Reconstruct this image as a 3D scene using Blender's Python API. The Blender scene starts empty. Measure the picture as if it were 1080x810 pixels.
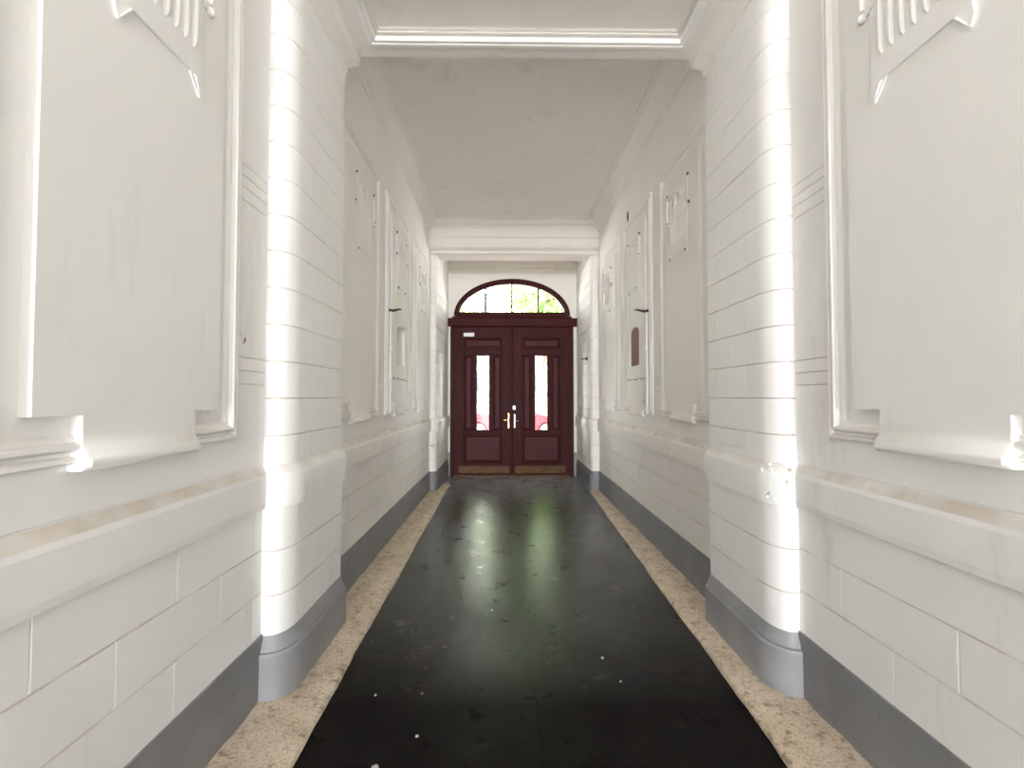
import bpy, bmesh, math, random
from mathutils import Vector, Matrix
random.seed(7)
C = bpy.context.scene.collection
PI = math.pi

# ------------------------------------------------------------------ dimensions (metres, y runs down the passage)
XL, XR = -1.275, 1.55            # wall faces
PL, PR = -1.157, 1.44            # pier inner faces
Y_PIER0, Y_PIER1 = 2.42, 3.23
Y_BACK, Y_FAR, Y_END = -4.6, 7.6, 9.14
H_NEAR, H_SOF, H_FAR, H_ENDC = 4.75, 4.05, 4.58, 4.33
RL, RR = -1.2, 1.45              # reveals beside the street door
DCX = 0.115                      # door centre

# ------------------------------------------------------------------ materials
def nt(name):
    m = bpy.data.materials.new(name); m.use_nodes = True
    t = m.node_tree
    return m, t, t.nodes['Principled BSDF'], t.nodes, t.links

def noise(t, scale, detail=4, rough=.55, vec=None, stretch=None):
    n = t.nodes.new('ShaderNodeTexNoise'); n.inputs['Scale'].default_value = scale
    n.inputs['Detail'].default_value = detail; n.inputs['Roughness'].default_value = rough
    tc = t.nodes.new('ShaderNodeTexCoord')
    src = tc.outputs['Object']
    if stretch:
        mp = t.nodes.new('ShaderNodeMapping'); mp.inputs['Scale'].default_value = stretch
        t.links.new(src, mp.inputs['Vector']); src = mp.outputs['Vector']
    t.links.new(src, n.inputs['Vector'])
    return n.outputs['Fac']

def ramp(t, fac, stops):
    r = t.nodes.new('ShaderNodeValToRGB')
    el = r.color_ramp.elements
    el[0].position, el[0].color = stops[0][0], (*stops[0][1], 1)
    el[1].position, el[1].color = stops[-1][0], (*stops[-1][1], 1)
    for p, c in stops[1:-1]:
        e = el.new(p); e.color = (*c, 1)
    t.links.new(fac, r.inputs['Fac'])
    return r.outputs['Color']

def mixc(t, fac, a, b, mode='MIX'):
    m = t.nodes.new('ShaderNodeMix'); m.data_type = 'RGBA'; m.blend_type = mode
    for sock, v in ((m.inputs[0], fac), (m.inputs[6], a), (m.inputs[7], b)):
        if hasattr(v, 'links'): t.links.new(v, sock)
        elif isinstance(v, (int, float)): sock.default_value = v
        else: sock.default_value = (*v, 1)
    return m.outputs[2]

def math_n(t, op, a, b=None, clamp=False):
    m = t.nodes.new('ShaderNodeMath'); m.operation = op; m.use_clamp = clamp
    for i, v in enumerate((a, b)):
        if v is None: continue
        if hasattr(v, 'links'): t.links.new(v, m.inputs[i])
        else: m.inputs[i].default_value = v
    return m.outputs[0]

def maprange(t, v, a, b, c=0, d=1):
    m = t.nodes.new('ShaderNodeMapRange')
    t.links.new(v, m.inputs[0])
    for i, x in enumerate((a, b, c, d)): m.inputs[i + 1].default_value = x
    return m.outputs[0]

def bump(t, bs, h, strength, dist=.01):
    b = t.nodes.new('ShaderNodeBump'); b.inputs['Strength'].default_value = strength
    b.inputs['Distance'].default_value = dist
    t.links.new(h, b.inputs['Height']); t.links.new(b.outputs['Normal'], bs.inputs['Normal'])

def plaster(name, col, dark, dust=.8, bumpy=.25):
    m, t, bs, N, L = nt(name)
    base = ramp(t, noise(t, 2.3, 5), [(.3, dark), (.65, col)])
    # fine stains, stretched up and down like runs of dirty water
    st = ramp(t, noise(t, 3, 6, .7, stretch=(1, 1, .25)), [(.28, (.62, .55, .46)), (.42, (1, 1, 1))])
    base = mixc(t, .35, base, mixc(t, 1, base, st, 'MULTIPLY'))
    g = N.new('ShaderNodeNewGeometry'); s = N.new('ShaderNodeSeparateXYZ'); L.new(g.outputs['Normal'], s.inputs[0])
    up = maprange(t, s.outputs['Z'], .35, .75)
    up = math_n(t, 'MULTIPLY', up, maprange(t, noise(t, 5, 5), .3, .65, .25, 1))
    up = math_n(t, 'MULTIPLY', up, dust)
    base = mixc(t, up, base, (.46, .37, .27))
    L.new(base, bs.inputs['Base Color'])
    bs.inputs['Roughness'].default_value = .55
    bs.inputs['Specular IOR Level'].default_value = .35
    h = math_n(t, 'ADD', noise(t, 6, 3), math_n(t, 'MULTIPLY', noise(t, 45, 3), .12))
    bump(t, bs, h, bumpy, .02)
    return m

def simple(name, col, rough=.5, metal=0, var=.15, scale=12, bumpy=0, spec=.5):
    m, t, bs, N, L = nt(name)
    d = tuple(c * (1 - var) for c in col); u = tuple(min(1, c * (1 + var)) for c in col)
    L.new(ramp(t, noise(t, scale, 4), [(.3, d), (.7, u)]), bs.inputs['Base Color'])
    bs.inputs['Roughness'].default_value = rough; bs.inputs['Metallic'].default_value = metal
    bs.inputs['Specular IOR Level'].default_value = spec
    if bumpy: bump(t, bs, noise(t, scale * 2, 4), bumpy, .005)
    return m

M = {}
M['plaster'] = plaster('white_plaster', (.90, .895, .885), (.875, .87, .858))
M['plaster_far'] = plaster('old_white_plaster', (.89, .865, .835), (.86, .832, .80), bumpy=.3)
M['ceiling'] = plaster('ceiling_paint', (.88, .853, .82), (.865, .837, .803), dust=0, bumpy=.05)
M['trim'] = plaster('gloss_white_paint', (.89, .885, .87), (.86, .855, .84), dust=.25, bumpy=.08)

def make_grey(k=1):
    m, t, bs, N, L = nt('grey_plinth_paint')
    c = ramp(t, noise(t, 4, 5), [(.3, (.155 * k, .157 * k, .168 * k)), (.7, (.20 * k, .203 * k, .215 * k))])
    sc = ramp(t, noise(t, 16, 5, .7, stretch=(1, 1, .45)), [(.27, (.28, .25, .22)), (.36, (1, 1, 1))])
    c = mixc(t, .85, c, mixc(t, 1, c, sc, 'MULTIPLY'))
    L.new(c, bs.inputs['Base Color']); bs.inputs['Roughness'].default_value = .5
    bump(t, bs, noise(t, 14, 4), .25, .01)
    return m
M['grey'] = make_grey(); M['grey_lit'] = make_grey(1.4)  # second is the same paint, lightened for the light on the pier fronts
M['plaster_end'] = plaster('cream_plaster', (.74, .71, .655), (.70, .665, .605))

def make_asphalt():
    m, t, bs, N, L = nt('black_asphalt')
    c = ramp(t, noise(t, 3.2, 6, .65), [(.32, (.0042, .0036, .0034)), (.6, (.0075, .0068, .0064)), (.78, (.017, .0155, .014))])
    grit = ramp(t, noise(t, 70, 2), [(.55, (0, 0, 0)), (.8, (.009, .008, .0075))])
    c = mixc(t, 1, c, grit, 'ADD')
    # the seam that runs down the middle of the drive
    tc = N.new('ShaderNodeTexCoord'); s = N.new('ShaderNodeSeparateXYZ'); L.new(tc.outputs['Object'], s.inputs[0])
    wob = math_n(t, 'MULTIPLY', math_n(t, 'SUBTRACT', noise(t, 5, 4), .5), .05)
    dx = math_n(t, 'ABSOLUTE', math_n(t, 'ADD', math_n(t, 'SUBTRACT', s.outputs['X'], .16), wob))
    seam = maprange(t, dx, .0025, .006, 1, 0)
    seam = math_n(t, 'MULTIPLY', seam, maprange(t, noise(t, 1.3, 2), .4, .55, .1, 1))
    c = mixc(t, seam, c, (.003, .003, .003))
    # daylight sheen by the door, painted in as a pale bluish tint
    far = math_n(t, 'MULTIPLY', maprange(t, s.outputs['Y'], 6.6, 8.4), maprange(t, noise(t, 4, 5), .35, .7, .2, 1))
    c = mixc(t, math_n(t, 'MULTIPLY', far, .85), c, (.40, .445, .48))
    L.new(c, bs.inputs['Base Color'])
    L.new(ramp(t, noise(t, 5, 5, .65), [(.3, (.25, .25, .25)), (.72, (.36, .36, .36))]), bs.inputs['Roughness'])
    L.new(math_n(t, 'MULTIPLY', maprange(t, s.outputs['Y'], 2.4, 6.0, .02, 1.0), maprange(t, noise(t, 1.7, 4), .3, .7, .6, 1.2)), bs.inputs['Specular IOR Level'])
    h = math_n(t, 'ADD', noise(t, 22, 4), math_n(t, 'MULTIPLY', noise(t, 140, 2), .25))
    h = math_n(t, 'SUBTRACT', h, math_n(t, 'MULTIPLY', seam, .9))
    bump(t, bs, h, .10, .006)
    return m
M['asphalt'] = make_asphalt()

def make_stone():
    m, t, bs, N, L = nt('worn_kerb_stone')
    c = ramp(t, noise(t, 7, 6, .7), [(.25, (.38, .29, .20)), (.45, (.60, .49, .37)), (.7, (.72, .62, .49))])
    d = ramp(t, noise(t, 19, 5, .7), [(.34, (.22, .17, .125)), (.47, (1, 1, 1))])
    g = ramp(t, noise(t, 75, 4, .7), [(.36, (.45, .38, .31)), (.5, (1, 1, 1))])
    d = mixc(t, 1, d, g, 'MULTIPLY')
    c = mixc(t, .75, c, mixc(t, 1, c, d, 'MULTIPLY'))
    L.new(c, bs.inputs['Base Color']); bs.inputs['Roughness'].default_value = .75
    bs.inputs['Specular IOR Level'].default_value = .3
    bump(t, bs, math_n(t, 'ADD', noise(t, 12, 5), math_n(t, 'MULTIPLY', noise(t, 60, 4), .4)), .5, .012)
    return m
M['stone'] = make_stone()

def make_wood(name, a, b, rough, scale=(14, 14, 1.2)):
    m, t, bs, N, L = nt(name)
    L.new(ramp(t, noise(t, 3, 6, .6, stretch=scale), [(.3, a), (.72, b)]), bs.inputs['Base Color'])
    bs.inputs['Roughness'].default_value = rough; bs.inputs['Specular IOR Level'].default_value = .07
    bump(t, bs, noise(t, 4, 5, .6, stretch=scale), .12, .004)
    return m
M['door'] = make_wood('red_brown_door_paint', (.022, .0018, .0016), (.036, .0032, .0030), .5)
M['door_panel'] = make_wood('red_brown_panel_paint', (.034, .0055, .0065), (.050, .009, .0105), .45)
M['kick'] = make_wood('worn_bare_wood', (.055, .026, .012), (.13, .072, .036), .6, (1.5, 10, 10))
M['board'] = make_wood('brown_board', (.095, .030, .015), (.18, .062, .033), .6, (3, 3, 14))
M['brass'] = simple('brass', (.80, .56, .20), .3, 1, .08)
M['chrome'] = simple('dull_steel', (.55, .55, .56), .3, 1, .08)
M['iron'] = simple('dark_rusty_iron', (.045, .03, .022), .7, .3, .4, 30, .3)
M['rust'] = simple('rust_stain', (.10, .055, .03), .85, 0, .4, 40, .3)
M['paper'] = simple('white_paper', (.85, .84, .84), .6, 0, .03)
M['pebble'] = simple('pale_pebble', (.45, .42, .37), .8, 0, .25, 40, .3)
M['carpaint'] = simple('red_car_paint', (.24, .007, .012), .35, 0, .05)
M['tyre'] = simple('black_tyre', (.03, .03, .03), .8, 0, .2)
M['rim'] = simple('silver_rim', (.7, .7, .72), .3, .8, .05)
M['carglass'] = simple('car_glass', (.30, .33, .36), .08, 0, .1)
M['lamp_clear'] = simple('clear_lamp', (.85, .85, .85), .15, 0, .03)
M['lamp_red'] = simple('red_lamp', (.5, .02, .02), .2, 0, .03)
M['street'] = simple('street_asphalt', (.36, .36, .36), .8, 0, .12, 3)
M['paving'] = simple('courtyard_paving', (.09, .09, .085), .8, 0, .15, 3)
M['facade'] = simple('pale_facade_render', (.85, .82, .76), .8, 0, .04, 2)
M['facade_trim'] = simple('facade_stone', (.80, .78, .74), .8, 0, .04, 2)
M['winglass'] = simple('dark_window', (.05, .06, .07), .08, 0, .1)
M['bark'] = simple('tree_bark', (.16, .11, .08), .9, 0, .3, 14, .6)
def make_leaf():
    m, t, bs, N, L = nt('lime_leaf')
    c = ramp(t, noise(t, 1.6, 3), [(.3, (.17, .34, .07)), (.7, (.38, .58, .17))])
    tr = N.new('ShaderNodeBsdfTranslucent'); mx = N.new('ShaderNodeMixShader'); mx.inputs[0].default_value = .5
    L.new(c, bs.inputs['Base Color']); L.new(c, tr.inputs['Color']); bs.inputs['Roughness'].default_value = .5
    L.new(bs.outputs[0], mx.inputs[1]); L.new(tr.outputs[0], mx.inputs[2])
    L.new(mx.outputs[0], N['Material Output'].inputs['Surface'])
    return m
M['leaf'] = make_leaf()
def make_glass():
    m, t, bs, N, L = nt('window_glass')
    tp = N.new('ShaderNodeBsdfTransparent'); tp.inputs['Color'].default_value = (.94, .96, .95, 1)
    gl = N.new('ShaderNodeBsdfGlossy'); gl.inputs['Roughness'].default_value = .03
    n = ramp(t, noise(t, 3, 3), [(.3, (.9, .9, .9)), (.7, (1, 1, 1))]); L.new(n, gl.inputs['Color'])
    fr = N.new('ShaderNodeFresnel'); fr.inputs['IOR'].default_value = 1.45
    mx = N.new('ShaderNodeMixShader'); L.new(fr.outputs[0], mx.inputs[0])
    L.new(tp.outputs[0], mx.inputs[1]); L.new(gl.outputs[0], mx.inputs[2])
    L.new(mx.outputs[0], N['Material Output'].inputs['Surface'])
    return m
M['glass'] = make_glass()

# ------------------------------------------------------------------ helpers
def tag(o, label=None, cat=None, group=None, kind=None):
    if label: o['label'] = label
    if cat: o['category'] = cat
    if group: o['group'] = group
    if kind: o['kind'] = kind
    return o

def obj(name, bm, mats, parent=None, smooth=None, recalc=True):
    if recalc: bmesh.ops.recalc_face_normals(bm, faces=bm.faces)
    me = bpy.data.meshes.new(name); bm.to_mesh(me); bm.free()
    for m in (mats if isinstance(mats, (list, tuple)) else [mats]): me.materials.append(m)
    if smooth:
        for p in me.polygons: p.use_smooth = True
        me.set_sharp_from_angle(angle=math.radians(smooth))
    o = bpy.data.objects.new(name, me); C.objects.link(o)
    if parent: o.parent = parent
    return o

def empty(name, loc=(0, 0, 0), rz=0):
    o = bpy.data.objects.new(name, None); C.objects.link(o)
    o.location = loc; o.rotation_euler = (0, 0, rz); o.empty_display_size = .1
    return o

def box(bm, x0, x1, y0, y1, z0, z1, bev=0, mat=0, rot=None):
    r = bmesh.ops.create_cube(bm, size=1)
    vs = r['verts']
    for v in vs:
        v.co = Vector(((x0 + x1) / 2 + v.co.x * (x1 - x0), (y0 + y1) / 2 + v.co.y * (y1 - y0), (z0 + z1) / 2 + v.co.z * (z1 - z0)))
    fs = {f for v in vs for f in v.link_faces}
    for f in fs: f.material_index = mat
    if bev:
        es = list({e for v in vs for e in v.link_edges})
        bmesh.ops.bevel(bm, geom=es, offset=bev, segments=2, affect='EDGES', profile=.5, material=-1)

def tube(bm, pts, r, n=10, mat=0, caps=True):
    pts = [Vector(p) for p in pts]; rings = []
    rad = r if isinstance(r, (list, tuple)) else [r] * len(pts)
    up = None
    for i, p in enumerate(pts):
        d = (pts[min(i + 1, len(pts) - 1)] - pts[max(i - 1, 0)]).normalized()
        if up is None: up = d.orthogonal().normalized()
        a = (up - d * up.dot(d)).normalized(); b = d.cross(a); up = a
        rings.append([bm.verts.new(p + (a * math.cos(2 * PI * k / n) + b * math.sin(2 * PI * k / n)) * rad[i]) for k in range(n)])
    for i in range(len(rings) - 1):
        for k in range(n):
            f = bm.faces.new((rings[i][k], rings[i][(k + 1) % n], rings[i + 1][(k + 1) % n], rings[i + 1][k])); f.material_index = mat
    if caps:
        for rg in (rings[0][::-1], rings[-1]): bm.faces.new(rg).material_index = mat

def sphere(bm, c, r, sx=1, sy=1, sz=1, mat=0, u=12, v=8):
    mtx = Matrix.Translation(c) @ Matrix.Diagonal((r * sx, r * sy, r * sz, 1))
    g = bmesh.ops.create_uvsphere(bm, u_segments=u, v_segments=v, radius=1, matrix=mtx)
    for vv in g['verts']:
        for f in vv.link_faces: f.material_index = mat

def grid(bm, P, skip=None, mat=0):
    """P[i][j] -> Vector; skin the grid."""
    V = [[bm.verts.new(p) for p in row] for row in P]
    for i in range(len(V) - 1):
        for j in range(len(V[0]) - 1):
            if skip and skip(i, j): continue
            bm.faces.new((V[i][j], V[i + 1][j], V[i + 1][j + 1], V[i][j + 1])).material_index = mat
    return V

def fill_extrude(bm, loops, w0, w1, place, bev=0):
    """flat outline(s) (u,v), the later ones holes, filled at w1 and extruded back to w0."""
    es, front = [], []
    for lp in loops:
        vs = [bm.verts.new((u, v, 0)) for u, v in lp]
        front.append(vs)
        es += [bm.edges.new((vs[k], vs[(k + 1) % len(vs)])) for k in range(len(vs))]
    r = bmesh.ops.triangle_fill(bm, use_beauty=True, use_dissolve=False, edges=es, normal=(0, 0, 1))
    faces = [g for g in r['geom'] if isinstance(g, bmesh.types.BMFace)]
    newv = [v for lp in front for v in lp]
    mp = {v: bm.verts.new((v.co.x, v.co.y, w0)) for v in newv}
    for f in faces: bm.faces.new([mp[v] for v in reversed(f.verts)])
    for lp in front:
        n = len(lp)
        for k in range(n):
            a, b = lp[k], lp[(k + 1) % n]
            bm.faces.new((a, b, mp[b], mp[a]))
    for v in newv: v.co.z = w1
    if bev:
        ee = [e for e in bm.edges if all(abs(v.co.z - w1) < 1e-6 for v in e.verts) and sum(1 for f in e.link_faces if all(abs(q.co.z - w1) < 1e-6 for q in f.verts)) == 1]
        bmesh.ops.bevel(bm, geom=ee, offset=bev, segments=2, affect='EDGES', profile=.5)
    for v in bm.verts: v.co = place(v.co.x, v.co.y, v.co.z)

# ------------------------------------------------------------------ relief walls (height field with grooves, string course, block joints)
ROWS = [.36, .58, .80, 1.02]
BAND0, BAND1, BAND2 = 1.02, 1.20, 1.238
def wall_levels(top):
    L = [(.0, 0, None), (.30, 0, None)]
    for h in (.58, .80):
        L += [(h - .004, 0, None), (h, 'j', None), (h + .004, 0, None)]
    L += [(BAND0 - .014, 0, None), (BAND0 - .010, -.008, None), (BAND0 - .003, -.008, None), (BAND0, .028, None), (BAND0 + .03, .033, None), (BAND1 - .02, .035, None), (BAND1, .030, None), (BAND2, -.006, None), (BAND2 + .006, -.006, None), (BAND2 + .010, 0, None)]
    for h in (1.66, 1.725, 1.79, 2.555, 2.62, 2.675, 2.73):
        L += [(h - .0035, 0, None), (h, 'i', None), (h + .0035, 0, None)]
    L.append((top, 0, None))
    return L

def wall(name, side, xw, y0, y1, top, mat, joints, panels, niche=None, label=''):
    sgn = 1 if side < 0 else -1                       # into the passage
    ys = {round(y0, 4): None, round(y1, 4): None}
    vj = []                                           # vertical joints: (y, row)
    for row, ph in enumerate(joints):
        if ph is None: continue
        y = ph - .546 * 40
        while y < y1 - .03:
            if y > y0 + .03: vj.append((y, row))
            y += .546
    for y, r in vj:
        for d in (-.004, 0, .004): ys[round(y + d, 4)] = None
    for c, hw in panels:
        for e in (c - hw, c + hw):
            for d in (-.003, .003): ys[round(e + d, 4)] = None
    if niche:
        for e in (niche[0], niche[1]): ys[round(e, 4)] = None
    ys = sorted(ys)
    L = wall_levels(top)
    hs = [l[0] for l in L]
    extra = []
    if niche:
        for h in (niche[2], niche[3]):
            if all(abs(h - q) > 1e-4 for q in hs): extra.append((h, 0, None))
    for r in range(3):
        for h in (ROWS[r] + .012, ROWS[r + 1] - .012): extra.append((h, 'r', r))
    L = sorted(L + extra, key=lambda l: l[0])
    def off(y, l):
        h, o, _ = l
        if o == 'j': return -.006
        if o == 'i':
            return 0 if any(abs(y - c) < hw for c, hw in panels) else -.007
        if o == 'r' or o == 0:
            for yy, r in vj:
                if abs(yy - y) < .001 and ROWS[r] <= h <= ROWS[r + 1]: return -.006
            return 0
        return o
    P = [[Vector((xw + sgn * off(y, l), y, l[0])) for l in L] for y in ys]
    bm = bmesh.new()
    hl = [l[0] for l in L]
    def skip(i, j):
        return niche and niche[0] - 1e-3 <= ys[i] and ys[i + 1] <= niche[1] + 1e-3 and niche[2] - 1e-3 <= hl[j] and hl[j + 1] <= niche[3] + 1e-3
    grid(bm, P, skip)
    if niche:                                         # the little box behind the niche
        a, b, c, d = niche; xi, xo = xw, xw - sgn * .12
        for q in (((xo, a, c), (xo, b, c), (xo, b, d), (xo, a, d)), ((xi, a, c), (xo, a, c), (xo, a, d), (xi, a, d)),
                  ((xi, b, c), (xo, b, c), (xo, b, d), (xi, b, d)), ((xi, a, c), (xi, b, c), (xo, b, c), (xo, a, c)),
                  ((xi, a, d), (xi, b, d), (xo, b, d), (xo, a, d))):
            bm.faces.new([bm.verts.new(p) for p in q])
    xo = xw - sgn * .14
    box(bm, min(xo, xo - sgn * .3), max(xo, xo - sgn * .3), y0 - .02, y1 + .02, -.1, top + .2)
    return tag(obj(name, bm, mat, recalc=False), label, 'wall', kind='structure')

P_NEAR = [(1.59, .56)]
P_FAR = [(3.93, .56), (5.32, .56), (6.70, .56)]
wl = wall('wall_left', -1, XL, Y_BACK, Y_PIER0 + .03, H_NEAR, M['plaster'], (1.79, 1.525, 1.80), P_NEAR, label='white plaster wall left of the near bay with one tall moulded panel')
wr = wall('wall_right', 1, XR, Y_BACK, Y_PIER0 + .03, H_NEAR, M['plaster'], (1.83, 2.11, None), P_NEAR, label='white plaster wall right of the near bay with one tall moulded panel')
NIY = (5.18, 5.56, 1.93, 2.44)
fl = wall('wall_left', -1, XL, Y_PIER1 - .03, Y_FAR + .03, H_FAR, M['plaster_far'], (1.79, 1.525, 1.80), P_FAR, NIY, 'worn white wall beyond the left pier with an empty arched niche')
fr = wall('wall_right', 1, XR, Y_PIER1 - .03, Y_FAR + .03, H_FAR, M['plaster_far'], (1.83, 2.11, 1.83), P_FAR, NIY, 'worn white wall beyond the right pier with a brown boarded niche')

# ------------------------------------------------------------------ wall panels with frame, raised slab and fluted ornament
def placer(side, xw, yc, k=1):
    if side < 0: return lambda u, v, w: Vector((xw + w * k, yc + u, v))
    return lambda u, v, w: Vector((xw - w * k, yc + u, v))

def arch(a, b, c, d, spring, n=10):
    """niche outline with a segmental head, anticlockwise."""
    pts = [(a, c), (b, c), (b, spring)]
    m = (a + b) / 2
    for k in range(1, n): 
        t = PI * k / n
        pts.append((m + (b - a) / 2 * math.cos(t), spring + (d - spring) * math.sin(t)))
    pts.append((a, spring))
    return pts

def panel(parent, side, xw, yc, mt, mo, niche=None, near=False, spots=False):
    pl = placer(side, xw, yc, 1 if near else .85)
    # frame: a double-ridged moulding mitred round the rectangle
    prof = [(0, 0), (.002, .016), (.008, .024), (.016, .025), (.022, .020), (.026, .006), (.036, .006), (.041, .024), (.048, .033), (.057, .034), (.063, .028), (.067, .012), (.080, .012), (.087, .006), (.092, 0)]
    bm = bmesh.new()
    rect = lambda d: [(-.56 + d, 1.40 + d), (.56 - d, 1.40 + d), (.56 - d, 3.78 - d), (-.56 + d, 3.78 - d)]
    rings = [[pl(u, v, w) for u, v in rect(d)] + [None] for d, w in prof]
    for r in rings: r[-1] = r[0]
    P = [[Vector(q) for q in r] for r in rings]
    grid(bm, P)
    bmesh.ops.remove_doubles(bm, verts=bm.verts, dist=1e-5)
    obj('panel_frame', bm, mt, parent, 25)
    # slab with its tongue hanging over the frame
    bm = bmesh.new()
    sh, th = .385, .240
    lp = [(-sh, 1.545), (sh, 1.545), (sh, 3.60), (-sh, 3.60)]
    loops = [lp]
    if niche: loops.append(arch(niche[0] - yc + .0, niche[1] - yc, niche[2] + .03, niche[3] - .02, niche[3] - .10))
    fill_extrude(bm, loops, 0, .036, pl, 0)
    # the tongue: a curled lip
    lip = [(1.5449, .036), (1.50, .036), (1.475, .038), (1.455, .043), (1.435, .052), (1.42, .060), (1.405, .064), (1.392, .062), (1.382, .052), (1.380, .036), (1.384, .015), (1.39, 0)]
    def P_(u, v, w): return pl(u * (1 + max(0, 1.47 - v) * .45 if abs(u) > .2 else 1), v, w)
    us = [-th, -th + .012, 0, th - .012, th]
    rows = [[P_(u, v, w - (.008 if abs(u) == th and v < 1.46 else 0)) for u in us] for v, w in lip]
    V = grid(bm, rows)
    for s in (0, -1):
        base = [bm.verts.new(P_(us[s], v, 0)) for v, w in lip]
        for k in range(len(lip) - 1):
            bm.faces.new((V[k][s], V[k + 1][s], base[k + 1], base[k]))
    obj('panel_slab', bm, mt, parent, 30)
    # ornament
    bm = bmesh.new()
    oc = .03
    pl0 = pl
    pl = lambda u, v, w: pl0(u + oc, v, w)
    sil = [(-.205, 2.86), (-.205, 2.835), (-.192, 2.80), (-.135, 2.872), (.135, 2.872), (.192, 2.80), (.205, 2.835), (.205, 2.86), (.205, 3.19),
           (.27, 3.19), (.29, 3.23), (.27, 3.28), (.27, 3.42), (.23, 3.47), (-.23, 3.47), (-.27, 3.42), (-.27, 3.28), (-.29, 3.23), (-.27, 3.19), (-.205, 3.19)]
    fill_extrude(bm, [sil], .036, .047, pl, .004)
    o = obj('ornament', bm, [mo, M['rust']], parent, 30)
    bm = bmesh.new()
    for k in range(7):
        u = -.148 + k * .0493
        pts = [pl(u, h, w) for h, w in ((3.40, .044), (3.38, .049), (3.01, .049), (2.985, .048), (2.972, .043))]
        tube(bm, pts, [r * (1 if near else .6) for r in (.011, .013, .013, .011, .006)], 10)
    obj('fluting', bm, mo, o, 40)
    bm = bmesh.new()
    for s in (-1, 1):
        tube(bm, [pl(s * .238, v, .048) for v in (3.22, 3.28, 3.42)], [.012, .018, .012], 10)
        c = pl(s * .245, 3.195, .046); sphere(bm, c, .018, 1, 1, 1.1)
        tube(bm, [pl(s * .150, 2.866, .046), pl(s * .155, 2.858, .052), pl(s * .190, 2.806, .046)], [.003, .005, .002], 6)
    # a loose S-scroll laid across the shoulders
    sc = [pl(-.10 + .2 * t, 3.335 + .05 * math.sin(t * 2 * PI), .064) for t in [i / 24 for i in range(25)]]
    tube(bm, sc, .010, 8)
    for u0, u1, v0 in ((-.22, .22, 3.465), (-.20, .20, 3.20)):
        tube(bm, [pl(u0, v0, .046), pl(0, v0 - .003, .047), pl(u1, v0, .046)], .007, 8)
    obj('scroll', bm, mo, o, 40)
    if spots:                                         # the rusted heads of the nails that hold it
        for (u, v) in ((-.24, 3.455), (.235, 3.465), (.26, 3.215), (-.26, 3.21), (-.17, 2.84), (.17, 2.85)):
            b2 = bmesh.new(); rr = random.uniform(.007, .013)
            sphere(b2, pl(u, v, .050), rr, 1, 1, random.uniform(1, 1.6), u=8, v=6)
            obj('nail_head', b2, M['rust'], o)

panel(wl, -1, XL, 1.59, M['trim'], M['trim'], near=True)
panel(wr, 1, XR, 1.59, M['trim'], M['trim'], near=True)
for (par, s, xw) in ((fl, -1, XL), (fr, 1, XR)):
    for k, (c, hw) in enumerate(P_FAR):
        panel(par, s, xw, c, M['plaster_far'], M['plaster_far'], NIY if k == 1 else None, spots=True)

# ------------------------------------------------------------------ piers carrying the beam
def pier_outline(side, y0, y1, xi, xw, rx, ry, joints, nose=True):
    """plan points from the near wall joint round the nose to the far wall joint: (x, y, nx, ny, joint courses)."""
    s = 1 if side < 0 else -1
    pts = []
    xa = xw - s * .06
    xc = xi - s * rx
    pts.append((xa, y0, 0, -1, None))
    for t in (.5, 1): pts.append((xa + (xc - xa) * t, y0, 0, -1, None))
    for k in range(1, 11):
        a = PI / 2 * k / 10
        pts.append((xc + s * rx * math.sin(a), y0 + ry - ry * math.cos(a), s * math.sin(a), -math.cos(a), None))
    for yj, par in sorted(joints):
        for d in (-.004, 0, .004): pts.append((xi, yj + d, s, 0, par if d == 0 else None))
    pts.append((xi, y1 - .012, s, 0, None)); pts.append((xi - s * .012, y1, 0, 1, None)); pts.append((xa, y1, 0, 1, None))
    # corner normal
    pts[-3] = (xi, y1 - .012, s, 0, None); pts[-2] = (xi - s * .012, y1, s * .7, .7, None)
    return pts

def pier_levels(top, first=1.59, step=.197, band=True, low=(.56, .79)):
    L = [(.20, 0, -1), (.3, 0, 0)]
    for h in low: L += [(h - .0045, .006, 0), (h, -.003, 0), (h + .0045, .006, 0)]
    L += [(BAND0 - .003, .006, 0), (BAND0, .034, 0), (BAND0 + .1, .036, 0), (BAND1 - .02, .036, 0), (BAND1, .030, 0), (BAND2, 0, 0)]
    k = -1; hs = []
    h = first - step
    while h < top - .02: hs.append(h); h += step
    out = []
    for n, h in enumerate(hs):
        out += [(h - .0045, 0, n), (h, -.009, -1), (h + .0045, 0, n + 1)]
    return L + out + [(top, 0, len(hs))]

def relief(name, outline, levels, mat, parent=None, cap=False):
    bm = bmesh.new()
    P = []
    for (x, y, nx, ny, par) in outline:
        col = []
        for (h, o, crs) in levels:
            d = o
            if par is not None and o == 0 and crs >= 0 and crs % 2 == par and h > 1.3: d = -.005
            col.append(Vector((x + nx * d, y + ny * d, h)))
        P.append(col)
    V = grid(bm, P)
    if cap:
        bm.faces.new([c[-1] for c in V])
    return obj(name, bm, mat, parent, 28, recalc=True)

def pier(name, side, y0, y1, xi, xw, rx, ry, top, mat, joints, label, low=(.56, .79)):
    o = relief(name, pier_outline(side, y0, y1, xi, xw, rx, ry, joints), pier_levels(top, low=low), mat)
    return tag(o, label, 'pier', kind='structure')

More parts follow.
